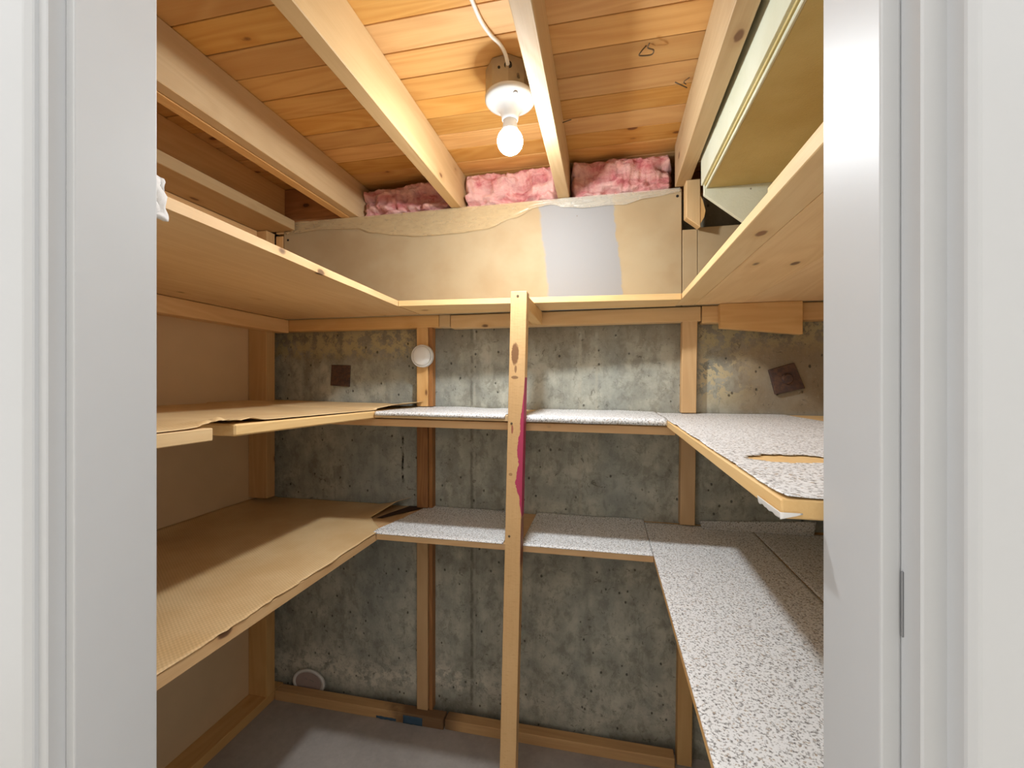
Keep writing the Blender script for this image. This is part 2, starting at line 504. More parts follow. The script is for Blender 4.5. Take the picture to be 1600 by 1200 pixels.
def lathe(name, prof, cx, cy, mat, parent=None, n=40, axis='z', smooth=True, sx=1.0):
    """profile of (radius, height); axis z or y"""
    bm = bmesh.new()
    rings = []
    for r, h in prof:
        ring = []
        if r < 1e-6:
            p = (cx, cy, h) if axis == 'z' else (cx, h, cy)
            ring = [bm.verts.new(p)]
        else:
            for i in range(n):
                a = 2 * math.pi * i / n
                if axis == 'z':
                    ring.append(bm.verts.new((cx + r * math.cos(a), cy + r * math.sin(a), h)))
                else:
                    ring.append(bm.verts.new((cx + sx * r * math.cos(a), h, cy + r * math.sin(a))))
        rings.append(ring)
    for A, B in zip(rings, rings[1:]):
        for i in range(n):
            if len(A) == 1 and len(B) == 1:
                continue
            if len(A) == 1:
                bm.faces.new((A[0], B[i], B[(i + 1) % n]))
            elif len(B) == 1:
                bm.faces.new((A[i], A[(i + 1) % n], B[0]))
            else:
                bm.faces.new((A[i], A[(i + 1) % n], B[(i + 1) % n], B[i]))
    for R in (rings[0], rings[-1]):
        if len(R) > 2:
            bm.faces.new(R)
    return obj(name, bm, mat, parent, smooth=smooth)

def tube(name, pts, r, mat, parent=None, n=8):
    pts = [Vector(p) for p in pts]
    bm = bmesh.new()
    rings = []
    for i, p in enumerate(pts):
        d = (pts[min(i + 1, len(pts) - 1)] - pts[max(i - 1, 0)]).normalized()
        u = d.cross(Vector((0.3, 0.9, 0.31))).normalized()
        w = d.cross(u)
        rings.append([bm.verts.new(p + r * (math.cos(2 * math.pi * k / n) * u + math.sin(2 * math.pi * k / n) * w)) for k in range(n)])
    for A, B in zip(rings, rings[1:]):
        for k in range(n):
            bm.faces.new((A[k], A[(k + 1) % n], B[(k + 1) % n], B[k]))
    bm.faces.new(rings[0]); bm.faces.new(rings[-1])
    return obj(name, bm, mat, parent, smooth=True)

def bez(pts, k=10):
    """Catmull-Rom through points"""
    P = [Vector(p) for p in pts]
    P = [2 * P[0] - P[1]] + P + [2 * P[-1] - P[-2]]
    out = []
    for i in range(1, len(P) - 2):
        for j in range(k):
            t = j / k
            out.append(0.5 * (2 * P[i] + (P[i + 1] - P[i - 1]) * t + (2 * P[i - 1] - 5 * P[i] + 4 * P[i + 1] - P[i + 2]) * t * t + (3 * P[i] - P[i - 1] - 3 * P[i + 1] + P[i + 2]) * t ** 3))
    out.append(P[-2])
    return out

def sheet(name, fn, nu, nv, th, mat, keep=None, parent=None):
    """thin sheet: fn(s, t) for s, t in 0..1 gives the top surface; it gets real thickness"""
    bm = bmesh.new()
    g = [[Vector(fn(i / nu, j / nv)) for j in range(nv + 1)] for i in range(nu + 1)]
    nor = [[None] * (nv + 1) for _ in range(nu + 1)]
    for i in range(nu + 1):
        for j in range(nv + 1):
            du = g[min(i + 1, nu)][j] - g[max(i - 1, 0)][j]
            dv = g[i][min(j + 1, nv)] - g[i][max(j - 1, 0)]
            nn = du.cross(dv)
            nor[i][j] = nn.normalized() if nn.length > 1e-12 else Vector((0, 0, 1))
    cell = lambda i, j: 0 <= i < nu and 0 <= j < nv and (keep is None or keep((i + .5) / nu, (j + .5) / nv))
    top, bot = {}, {}
    def tv(i, j):
        if (i, j) not in top: top[i, j] = bm.verts.new(g[i][j])
        return top[i, j]
    def bv(i, j):
        if (i, j) not in bot: bot[i, j] = bm.verts.new(g[i][j] - nor[i][j] * th)
        return bot[i, j]
    for i in range(nu):
        for j in range(nv):
            if not cell(i, j):
                continue
            q = [(i, j), (i + 1, j), (i + 1, j + 1), (i, j + 1)]
            bm.faces.new([tv(*p) for p in q])
            bm.faces.new([bv(*p) for p in reversed(q)])
            for (a, c_, nb) in ((0, 1, (i, j - 1)), (1, 2, (i + 1, j)), (2, 3, (i, j + 1)), (3, 0, (i - 1, j))):
                if not cell(*nb):
                    bm.faces.new((tv(*q[a]), bv(*q[a]), bv(*q[c_]), tv(*q[c_])))
    return obj(name, bm, mat, parent, smooth=True)

def nz(x, y, z, s=1.0):
    return noise.noise(Vector((x * s, y * s, z * s)))

def lerp(a, b, t):
    return a + (b - a) * t

R = random.Random(7)

# ================================================================== SETTING
tag(box('floor', -1.62, 1.12, 0.30, 1.82, FLOOR - 0.1, FLOOR, M['floor'], b=0), kind='structure')
tag(box('floor_hall', -2.4, 2.2, -2.4, 0.30, FLOOR - 0.1, FLOOR, M['hall_floor'], b=0), kind='structure')

tag(box('wall_hall_unseen', -2.4, 2.2, -1.30, -1.20, FLOOR, 1.05, M['room_paint'], b=0), kind='structure')  # unseen opposite wall, added to balance the light on jambs and casing

# --- back wall: concrete, its framing, form-tie plates and the cream drywall above
wb = tag(box('wall_back', -1.62, 1.12, YC, 1.80, FLOOR, 0.655, M['concrete'], b=0), kind='structure')
def tie_plate(pts, y0, knob, stick):
    bm = bmesh.new()
    lo = [bm.verts.new((x, y0, z)) for x, z in pts]
    hi = [bm.verts.new((x, YC + 0.002, z)) for x, z in pts]
    bm.faces.new(lo); bm.faces.new(hi)
    for i in range(4):
        bm.faces.new((lo[i], lo[(i + 1) % 4], hi[(i + 1) % 4], hi[i]))
    bev(bm, 0.0015)
    p = obj('tie_plate', bm, M['rust'], wb)
    lathe('tie_bolt', [(0, y0 - stick), (knob * 0.8, y0 - stick), (knob, y0 - stick * 0.4), (knob, y0 + 0.001)], sum(q[0] for q in pts) / 4 + 0.004, sum(q[1] for q in pts) / 4, M['rust'], p, 14, 'y', False)
    return p
tie_plate([(-1.130, 0.081), (-1.042, 0.078), (-1.046, -0.012), (-1.136, -0.006)], YC - 0.006, 0.013, 0.006)
tie_plate([(0.545, 0.048), (0.622, 0.072), (0.655, -0.014), (0.566, -0.036)], YC - 0.012, 0.018, 0.008)
# studs fixed flat on the concrete
for (za, zb, k) in ((-1.285, -0.5175, 'stud'), (-0.4885, -0.1135, 'aged'), (-0.0885, 0.27, 'stud')):
    box('stud', -0.727, -0.681, 1.585, YC, za, zb, wood(k, 'z'), wb)
    box('stud_packer', -0.679, -0.664, 1.592, YC, za, zb, wood('aged', 'z'), wb, 0.001)
def rsx(z): return lerp(0.245, 0.264, (z - FLOOR) / (0.268 - FLOOR))
for (za, zb) in ((FLOOR, -0.5155), (-0.4895, -0.1255), (-0.1005, 0.268)):
    hexo('stud', [(rsx(za), 1.585, za), (rsx(za) + 0.049, 1.585, za), (rsx(za) + 0.049, YC, za), (rsx(za), YC, za),
                  (rsx(zb), 1.585, zb), (rsx(zb) + 0.049, 1.585, zb), (rsx(zb) + 0.049, YC, zb), (rsx(zb), YC, zb)], wood('stud', 'z'), wb)
# ledger under the top shelf, in several lengths
for (xa, xb, za, zb, k) in ((-1.355, -0.632, 0.222, 0.2695, 'stud'), (-0.630, -0.585, 0.221, 0.2693, 'edge'), (-0.583, 0.322, 0.216, 0.2665, 'shelf'), (0.325, 0.950, 0.209, 0.2675, 'stud')):
    box('ledger', xa, xb, 1.578, YC, za, zb, wood(k, 'x'), wb)
box('bottom_plate', -1.352, -0.605, 1.555, 1.600, FLOOR, -1.285, M['plate'], wb, 0.002)
box('bottom_plate', -0.600, 0.235, 1.560, 1.605, FLOOR, -1.287, M['plate'], wb, 0.002)
# cream drywall above the shelf; a lower strip to the right leaves a void behind
bm = bmesh.new()
add_box(bm, -1.312, 0.257, 1.560, 1.574, 0.268, 0.668)
bev(bm, 0.0015)
obj('drywall_panel', bm, M['drywall'], wb)
box('drywall_panel', 0.259, 0.307, 1.560, 1.574, 0.268, 0.526, M['drywall'], wb, 0.001)
box('drywall_panel', 0.3085, 0.950, 1.561, 1.574, 0.268, 0.531, M['drywall'], wb, 0.001)
box('corner_strip', -1.352, -1.316, 1.561, 1.60, 0.268, 0.62, wood('stud', 'z'), wb)
for (x_, z_) in ((-1.292, 0.60), (0.243, 0.643)):
    lathe('screw_head', [(0, 1.5585), (0.0045, 1.5585), (0.005, 1.5605), (0.005, 1.563)], x_, z_, M['dark'], wb, 10, 'y', False)
# sill and rim boards behind the joist ends
box('sill_plate', -1.60, 1.10, 1.585, 1.80, 0.655, 0.667, wood('aged', 'x'), wb, 0.001)
box('rim_board', -1.60, 1.10, 1.765, 1.80, 0.667, 0.838, wood('aged', 'x'), wb, 0.001)
box('light_seal_end', -1.60, -1.575, 1.60, 1.764, 0.667, 0.838, wood('aged', 'y'), wb, 0.001)  # unseen end pieces added to stop light leaking in at the sides
box('light_seal_end', 1.075, 1.10, 1.60, 1.764, 0.667, 0.838, wood('aged', 'y'), wb, 0.001)
box('sill_strip', -1.352, -0.94, 1.562, 1.60, 0.630, 0.672, wood('edge', 'x'), wb)
box('blocking_board', -1.44, -1.046, 1.568, 1.590, 0.673, 0.814, wood('aged', 'x'), wb)

# --- left wall: bare stud wall, the back of the next room's drywall between the studs
wl = tag(box('wall_left', -1.475, -1.445, 0.410, YC, FLOOR, 0.840, M['paper_back'], b=0), kind='structure')
for y0 in (1.515, 1.010, 0.600):
    for (za, zb) in ((-1.287, -0.5225), (-0.470, -0.1020), (-0.0700, 0.630)):
        box('stud', -1.4445, -1.356, y0, y0 + 0.046, za, zb, wood('stud', 'z'), wl)
box('bottom_plate', -1.445, -1.356, 0.42, 1.61, FLOOR, -1.287, wood('stud', 'y'), wl)
box('top_plate', -1.445, -1.247, 0.42, 1.545, 0.632, 0.671, wood('joist', 'y'), wl)
box('header_board', -1.420, -1.400, 1.058, 1.514, 0.44, 0.630, wood('stud', 'y'), wl)
box('header_board', -1.420, -1.400, 0.648, 1.009, 0.44, 0.630, wood('stud', 'y'), wl)
box('ledger', -1.355, -1.302, 0.43, 1.577, 0.214, 0.268, wood('stud', 'y'), wl)
tag(box('wall_right', 0.950, 0.980, 0.410, YC, FLOOR, 0.840, M['room_paint'], b=0), kind='structure')

# --- front wall with the doorway the camera stands in
bm = bmesh.new()
add_box(bm, -2.4, -0.562, 0.330, 0.415, FLOOR, 1.05)
add_box(bm, 0.214, 2.2, 0.330, 0.415, FLOOR, 1.05)
add_box(bm, -0.562, 0.214, 0.330, 0.415, 0.735, 1.05)
tag(obj('wall_front', bm, M['room_paint']), kind='structure')
dr = tag(empty('door_1', (-0.17, 0.37, FLOOR)), kind='structure')
box('jamb', -0.560, -0.542, 0.321, 0.42, FLOOR, 0.733, M['white_paint'], dr, 0.0012)
box('jamb', 0.196, 0.214, 0.321, 0.42, FLOOR, 0.733, M['white_paint'], dr, 0.0012)
box('head_jamb', -0.542, 0.196, 0.321, 0.42, 0.715, 0.733, M['white_paint'], dr, 0.0012)
box('door_stop', -0.542, -0.530, 0.336, 0.4195, FLOOR, 0.715, M['white_paint'], dr, 0.0015, 2)
box('door_stop', 0.1837, 0.196, 0.340, 0.4195, FLOOR, 0.715, M['white_paint'], dr, 0.0015, 2)
box('door_stop', -0.530, 0.1837, 0.338, 0.4195, 0.703, 0.715, M['white_paint'], dr, 0.0015, 2)
prism('casing', [(-0.553, 0.329), (-0.553, 0.317), (-0.560, 0.313), (-0.620, 0.311), (-0.628, 0.316), (-0.628, 0.329)], 'z', FLOOR, 0.79, M['white_paint'], dr, 0.001)
prism('casing', [(0.2095, 0.329), (0.2095, 0.307), (0.214, 0.303), (0.275, 0.301), (0.284, 0.307), (0.284, 0.329)], 'z', FLOOR, 0.79, M['white_paint'], dr, 0.001)
box('head_casing', -0.628, 0.284, 0.305, 0.329, 0.745, 0.815, M['white_paint'], dr, 0.003)
box('strike_plate', 0.1948, 0.1965, 0.3375, 0.3392, -0.170, -0.126, M['steel'], dr, 0.0003)

# --- ceiling: 1x4 sheathing boards over joists
ce = tag(box('ceiling', -1.60, 1.10, 0.415, 1.80, 0.838, 0.87, wood('aged', 'x'), b=0), kind='structure')  # unseen cover above the boards, added to keep the room light-tight
ROWS = 16
for i in range(ROWS):
    y0 = 0.4435 + 0.0889 * (i)
    cuts = [-1.46] + R.choice([[-0.554], [-0.145], [-1.005, -0.145], [-0.554, 0.241], [-1.005, -0.554], [-0.145, 0.241], []]) + [0.95]
    for xa, xb in zip(cuts, cuts[1:]):
        dz = R.uniform(0, 0.0015)
        box('sheathing_board', xa + 0.0006, xb - 0.0006, y0 + 0.0016, y0 + 0.0876, ZS + dz, ZS + 0.019, wood('sheath', 'x'), ce, 0.0012)
# joists (the first is doubled); tips rest on the sill
for (xa, xb, z0, k) in ((-1.003, -0.967, ZJ, 'joist'), (-1.042, -1.005, ZJ - 0.001, 'stud'), (-0.574, -0.534, ZJ, 'joist'), (-0.166, -0.125, ZJ, 'joist')):
    box('joist', xa, xb, 0.42, 1.76, z0, ZS - 0.0003, wood(k, 'y'), ce, 0.002)
hexo('joist', [(0.219, 0.42, ZJ), (0.262, 0.42, ZJ), (0.279, 1.556, ZJ), (0.234, 1.556, ZJ),
               (0.219, 0.42, ZS - 0.0003), (0.262, 0.42, ZS - 0.0003), (0.279, 1.556, ZS - 0.0003), (0.234, 1.556, ZS - 0.0003)], wood('joist', 'y'), ce)
box('joist', -1.35, -1.312, 0.42, 1.567, ZJ + 0.0, ZS - 0.0003, wood('stud', 'y'), ce)
# bent nails left in the boards
tube('bent_nail', bez([(0.098, 1.085, 0.817), (0.085, 1.080, 0.800), (0.083, 1.086, 0.796), (0.110, 1.090, 0.797), (0.114, 1.080, 0.800), (0.100, 1.070, 0.800), (0.103, 1.060, 0.803)], 6), 0.0017, M['nail'], ce, 6)
tube('bent_nail', [(0.183, 1.212, 0.803), (0.216, 1.232, 0.797)], 0.0016, M['nail'], ce, 6)
tube('bent_nail', bez([(0.212, 1.222, 0.800), (0.205, 1.212, 0.801), (0.218, 1.205, 0.806)], 5), 0.0014, M['nail'], ce, 6)
tube('bent_nail', [(-0.125, 1.305, 0.790), (-0.098, 1.300, 0.793)], 0.0015, M['nail'], ce, 6)

# ================================================================== SOFFIT (boxed-in, painted)
so = tag(empty('boxed_soffit', (0.60, 1.0, 0.62)), 'pale green painted boxed soffit hanging beside the right joist', 'soffit')
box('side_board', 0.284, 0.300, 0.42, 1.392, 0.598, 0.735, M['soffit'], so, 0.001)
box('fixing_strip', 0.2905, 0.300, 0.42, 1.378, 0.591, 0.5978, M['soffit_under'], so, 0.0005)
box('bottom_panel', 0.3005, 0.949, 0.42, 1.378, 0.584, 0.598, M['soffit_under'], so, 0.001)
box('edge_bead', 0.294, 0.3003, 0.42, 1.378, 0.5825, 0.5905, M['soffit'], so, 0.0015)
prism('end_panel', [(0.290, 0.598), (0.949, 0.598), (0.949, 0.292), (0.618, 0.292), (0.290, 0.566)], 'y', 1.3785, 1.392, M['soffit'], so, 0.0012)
# broken stub of framing beside its end
bm = bmesh.new()
v = hexa(bm, [(0.262, 1.505, 0.548), (0.306, 1.505, 0.512), (0.306, 1.555, 0.520), (0.262, 1.555, 0.556), (0.262, 1.505, 0.671), (0.306, 1.505, 0.671), (0.306, 1.555, 0.671), (0.262, 1.555, 0.671)])
bev(bm, 0.002)
st = tag(obj('stub_block', bm, wood('joist', 'z')), 'broken off wooden stub hanging at the end of the right joist', 'wood block')
prism('split_end', [(0.3062, 0.525), (0.3062, 0.618), (0.313, 0.600), (0.322, 0.566), (0.318, 0.545)], 'y', 1.507, 1.54, wood('stud', 'z'), st, 0.001)

# ================================================================== INSULATION, FILM
def batt(x0, x1, seed, label, zt=0.811, hump=0.0):
    bm = bmesh.new()
    nx, na = 90, 64
    yc, zc, ry, rz = 1.655, (0.664 + zt) / 2, 0.088, (zt - 0.664) / 2
    rings = []
    for i in range(nx + 1):
        s = i / nx
        x = lerp(x0, x1, s)
        endt = min(1.0, (min(s, 1 - s) * (x1 - x0) / 0.03 + 0.55))
        ring = []
        for k in range(na):
            a = 2 * math.pi * k / na
            ca, sa = math.cos(a), math.sin(a)
            e = 0.5
            py = math.copysign(abs(ca) ** e, ca)
            pz = math.copysign(abs(sa) ** e, sa)
            p = Vector((x * 9 + seed, py * 0.9, pz * 1.0 + seed * 0.3))
            d = 0.45 * noise.noise(p * 0.8) + 0.42 * noise.noise(p * 2.1) + 0.22 * noise.noise(p * 4.9) + 0.12 * noise.noise(p * 11)
            front = max(0.0, -ca)
            groove = math.exp(-((pz - 0.12 - 0.55 * noise.noise(Vector((x * 7 + seed, 3.1, 0)))) / 0.13) ** 2) * (1 if ca < 0 else 0)
            gro2 = math.exp(-((pz + 0.62 - 0.5 * noise.noise(Vector((x * 9 - seed, 7.1, 0)))) / 0.10) ** 2) * (1 if ca < 0 else 0)
            kk = endt * (1.0 + 0.60 * d * (0.35 + front)) - 0.45 * groove - 0.25 * gro2
            zz = zc + rz * pz * min(1.0, endt * (0.97 + 0.22 * d))
            ring.append(bm.verts.new((x, min(1.76, yc + ry * py * kk), min(0.8135, max(0.6675, zz)))))
        rings.append(ring)
    for A, B in zip(rings, rings[1:]):
        for k in range(na):
            bm.faces.new((A[k], A[(k + 1) % na], B[(k + 1) % na], B[k]))
    bm.faces.new(rings[0]); bm.faces.new(rings[-1])
    return tag(obj('insulation_batt', bm, M['insul'], smooth=True), label, 'insulation', 'pink batts stuffed between the joists')
batt(-0.964, -0.577, 1.3, 'pink glass wool batt between the doubled joist and the next joist', 0.795)
batt(-0.531, -0.169, 4.9, 'pink glass wool batt directly behind the lit bulb', 0.811)
batt(-0.122, 0.231, 8.2, 'pink glass wool batt beside the boxed soffit', 0.808)

low = [(-1.30, 0.622), (-1.10, 0.630), (-0.97, 0.622), (-0.90, 0.600), (-0.80, 0.583), (-0.70, 0.572), (-0.56, 0.572), (-0.43, 0.580), (-0.33, 0.612), (-0.24, 0.645), (-0.19, 0.650), (-0.14, 0.636), (-0.08, 0.628), (0.00, 0.630), (0.06, 0.628), (0.14, 0.642), (0.252, 0.655)]
def low_z(x):
    for (a, za), (b_, zb) in zip(low, low[1:]):
        if x <= b_:
            t = (x - a) / (b_ - a)
            t = t * t * (3 - 2 * t)
            return lerp(za, zb, t)
    return low[-1][1]
def film(s, t):
    x = lerp(-1.300, 0.252, s)
    zl = low_z(x)
    z = lerp(0.6700 , zl, t) + 0.003 * nz(x, t, 0, 9) * t
    y = 1.5580 - 0.007 * t * abs(nz(x * 1.6, t * 0.5, 3, 7)) - 0.010 * (1 - t) ** 2 * abs(nz(x, 2, 1, 11)) 
    return (x, y, z)
tag(sheet('vapour_barrier', film, 200, 14, 0.0006, M['film']), 'wrinkled clear plastic vapour barrier drooping over the top of cream drywall', 'plastic sheet')

# ================================================================== TOP SHELVES
tl = tag(empty('shelf', (-1.0, 1.0, 0.27)), 'top left shelf, a wide bare board with a pale front edge', 'shelf', 'board shelves around the store room')
def ex(y): return lerp(-0.655, -0.704, min(1, max(0, (y - 0.5) / 0.9)))
bm = bmesh.new()
ys = [0.425, 0.60, 0.80, 0.976, 0.979, 1.15, 1.30, 1.45, 1.5585]
ring = [[(-1.355, y_, 0.270), (ex(y_) - (0.002 if abs(y_ - 0.9775) < 0.002 else 0), y_, 0.270), (ex(y_) - (0.002 if abs(y_ - 0.9775) < 0.002 else 0), y_, 0.289), (-1.355, y_, 0.289)] for y_ in ys]
ring = [[bm.verts.new(p) for p in q] for q in ring]
for A, B in zip(ring, ring[1:]):
    for k in range(4):
        bm.faces.new((A[k], A[(k + 1) % 4], B[(k + 1) % 4], B[k]))
bm.faces.new(ring[0]); bm.faces.new(ring[-1])
obj('board', bm, wood('shelf', 'y'), tl)

tcn = tag(empty('shelf', (-0.24, 1.5, 0.27)), 'narrow top shelf across the back under the cream drywall', 'shelf', 'board shelves around the store room')
hexo('board', [(-0.700, 1.378, 0.270), (0.236, 1.440, 0.266), (0.236, 1.5585, 0.266), (-0.700, 1.5585, 0.270), (-0.700, 1.378, 0.289), (0.236, 1.440, 0.286), (0.236, 1.5585, 0.286), (-0.700, 1.5585, 0.289)], wood('edge', 'x'), tcn, 0.001)

tr = tag(empty('shelf', (0.6, 1.0, 0.268)), 'top right shelf of three planks seen from below', 'shelf', 'board shelves around the store room')
for (xa, xb, k) in ((0.238, 0.2985, 'edge'), (0.2995, 0.4485, 'shelf'), (0.4495, 0.949, 'shelf')):
    box('plank', xa, xb, 0.425, 1.5585, 0.2685, 0.2875, wood(k, 'y'), tr, 0.0012)
prism('cleat', [(0.375, 0.2675), (0.622, 0.2675), (0.622, 0.160), (0.377, 0.187)], 'y', 1.548, 1.5775, wood('stud', 'x'), tr, 0.0015)
tag(box('loose_plank', 0.256, 0.400, 0.45, 0.765, 0.2885, 0.3160, wood('shelf', 'y')), 'short loose plank lying on the top right shelf', 'plank')

# ================================================================== MIDDLE SHELVES
ml = tag(empty('shelf', (-1.1, 1.0, -0.11)), 'middle left shelf of two boards with a step in its front edge', 'shelf', 'board shelves around the store room')
hexo('board', [(-1.444, 0.425, -0.1005), (-0.700, 0.425, -0.1035), (-0.700, 0.655, -0.1035), (-1.444, 0.655, -0.0985), (-1.444, 0.425, -0.0775), (-0.700, 0.425, -0.0805), (-0.700, 0.655, -0.0805), (-1.444, 0.655, -0.0755)], wood('edge', 'y'), ml, 0.0015)
hexo('board', [(-1.444, 0.752, -0.1005), (-0.750, 0.752, -0.1090), (-0.750, 1.315, -0.1150), (-1.444, 1.50, -0.0985), (-1.444, 0.752, -0.0765), (-0.750, 0.752, -0.0840), (-0.750, 1.315, -0.0905), (-1.444, 1.50, -0.0745)], wood('edge', 'y'), ml, 0.0035)
hexo('board', [(-1.444, 1.5015, -0.0985), (-0.752, 1.317, -0.1150), (-0.752, 1.622, -0.1120), (-1.444, 1.622, -0.0985), (-1.444, 1.5015, -0.0745), (-0.752, 1.317, -0.0905), (-0.752, 1.622, -0.0900), (-1.444, 1.622, -0.0745)], wood('shelf', 'y'), ml, 0.001)

mb = tag(empty('shelf', (-0.3, 1.45, -0.112)), 'middle back shelf under the puck light with a batten below its edge', 'shelf', 'board shelves around the store room')
hexo('board', [(-0.748, 1.302, -0.1115), (0.172, 1.302, -0.1205), (0.178, 1.622, -0.1205), (-0.748, 1.622, -0.1115), (-0.748, 1.302, -0.0935), (0.172, 1.302, -0.1025), (0.178, 1.622, -0.1025), (-0.748, 1.622, -0.0935)], wood('edge', 'x'), mb, 0.001)
hexo('batten', [(-0.92, 1.320, -0.139), (0.20, 1.320, -0.149), (0.20, 1.358, -0.149), (-0.92, 1.358, -0.139), (-0.92, 1.320, -0.1155), (0.20, 1.320, -0.1245), (0.20, 1.358, -0.1245), (-0.92, 1.358, -0.1155)], wood('stud', 'x'), mb, 0.001)

mr = tag(empty('shelf', (0.5, 1.0, -0.124)), 'middle right shelf with a sloping tan edge and short nose end', 'shelf', 'board shelves around the store room')
hexo('board', [(0.159, 0.440, -0.1240), (0.560, 0.440, -0.1240), (0.560, 1.622, -0.1240), (0.1805, 1.622, -0.1240), (0.159, 0.440, -0.1062), (0.560, 0.440, -0.1062), (0.560, 1.622, -0.1062), (0.1805, 1.622, -0.1062)], wood('edge', 'y'), mr, 0.0015)
box('board', 0.5615, 0.949, 0.440, 1.622, -0.1240, -0.1060, wood('edge', 'y'), mr, 0.0015)

# ================================================================== LOWER SHELVES
ll = tag(empty('shelf', (-1.1, 1.0, -0.521)), 'lower left shelf, deep board under the woven tan liner', 'shelf', 'board shelves around the store room')
box('board', -1.444, -0.742, 0.425, 1.622, -0.5210, -0.4955, wood('stud', 'y'), ll, 0.0015)
lb = tag(empty('shelf', (-0.3, 1.45, -0.516)), 'lower back shelf, thin board low on the concrete wall', 'shelf', 'board shelves around the store room')
box('board', -0.741, 0.138, 1.302, 1.622, -0.5160, -0.4955, wood('stud', 'x'), lb, 0.001)
lr = tag(empty('shelf', (0.5, 1.0, -0.514)), 'lower right shelf, widest one, running toward the doorway', 'shelf', 'board shelves around the store room')
box('board', 0.1390, 0.949, 0.425, 1.622, -0.5140, -0.4955, wood('stud', 'y'), lr, 0.001)

# ================================================================== SUPPORT POST
pa, pb = (-0.250, 0.277), (-0.2885, FLOOR)
bm = bmesh.new()
h_, dy0, dy1 = 0.0245, 1.256, 1.296
pts = []
for (cx, cz) in (pb, pa):
    pts += [(cx - h_, dy0, cz), (cx + h_, dy0, cz), (cx + h_, dy1, cz), (cx - h_, dy1, cz)]
hexa(bm, pts)
bev(bm, 0.002, 2)
# shear upright in local space so that the paint follows the leaning arris
me_o = None
for v_ in bm.verts:
    v_.co.x -= lerp(pb[0], pa[0], (v_.co.z - FLOOR) / (pa[1] - FLOOR))
po = empty('support_post', (pb[0], 1.276, FLOOR))
tag(po, 'leaning rough pine post with magenta paint smear in front of the shelves', 'post')
bmesh.ops.translate(bm, verts=bm.verts[:], vec=(pb[0], 0, 0))
up = obj('upright', bm, M['post'], po)
up.rotation_euler = (0, math.atan((pa[0] - pb[0]) / (pa[1] - FLOOR)), 0)
hexo('bracket_arm', [(-0.262, 1.297, 0.226), (-0.226, 1.297, 0.226), (-0.226, 1.577, 0.218), (-0.262, 1.577, 0.218), (-0.262, 1.297, 0.2665), (-0.226, 1.297, 0.2665), (-0.226, 1.577, 0.2665), (-0.262, 1.577, 0.2665)], wood('shelf', 'y'), po)
for (x_, z_) in ((-0.253, 0.262), (-0.272, -0.118), (-0.279, -0.455)):
    lathe('nail_head', [(0, 1.2548), (0.0035, 1.2548), (0.0038, 1.2565), (0.0038, 1.258)], x_, z_, M['nail'], po, 10, 'y', False)

# ================================================================== SHELF LINERS
# tan paper on the middle left shelf
def mlz(x, y):
    t = (x + 1.444) / 0.69
    return lerp(-0.0735, lerp(-0.0795, -0.0885, max(0, min(1, (y - 0.65) / 0.66))), max(0, min(1, t)))
def tan_mid(s, t):
    y = lerp(0.43, 1.620, s)
    if y < 0.62: e = -0.704
    elif y < 0.78: e = lerp(-0.704, -0.756, (y - 0.62) / 0.16)
    elif y < 1.32: e = -0.752 + 0.003 * nz(y, 0, 0, 30)
    else: e = lerp(-0.752, -0.700, min(1, (y - 1.32) / 0.16))
    x = lerp(-1.4425, e, t)
    z = mlz(x, y) + 0.0012
    z += 0.0015 * max(0, nz(x, y, 0, 6))
    edge = max(0, (t - 0.86) / 0.14)
    crum = math.exp(-((y - 0.70) / 0.055) ** 2)
    z += edge * crum * (0.009 + 0.010 * nz(x * 3, y * 2, 1, 22))
    z += math.exp(-((y - 0.80) / 0.02) ** 2) * edge * 0.006
    if y > 1.32:
        z += 0.014 * max(0, (t - 0.9) / 0.1) * min(1, (y - 1.32) / 0.12) + 0.004
    return (x, y, z)
tag(sheet('shelf_liner', tan_mid, 150, 44, 0.0008, M['tan_paper']), 'plain tan paper with crumpled edge on the middle left shelf', 'shelf liner', 'shelf liners')

# woven tan vinyl on the lower left shelf
def tan_low(s, t):
    y = lerp(0.43, 1.620, s)
    e = -0.7395 + 0.0035 * nz(y, 0, 0, 11) + (0.0015 + (0.004 if 0.68 < y < 0.95 else 0)) * nz(y, 4, 0, 45)
    if y > 1.33: e = lerp(e, -0.835, min(1, (y - 1.33) / 0.10))
    if y > 1.43: e = lerp(-0.835, -0.765, (y - 1.43) / 0.19)
    x = lerp(-1.4425, e, t)
    z = -0.4938 + 0.0012 * max(0, nz(x, y, 2, 7))
    lift = max(0, (t - 0.93) / 0.07)
    z += lift * 0.0045 * max(0, nz(y, 9, 0, 10) + 0.25)
    z += 0.014 * max(0, (-1.38 - x) / 0.065) ** 2
    if y > 1.40:
        z += 0.034 * max(0, (t - 0.78) / 0.22) ** 1.5 * min(1, (y - 1.40) / 0.15)
    return (x, y, z)
tag(sheet('shelf_liner', tan_low, 190, 60, 0.0010, M['tan_weave']), 'tan woven vinyl liner on the lower left shelf', 'shelf liner', 'shelf liners')

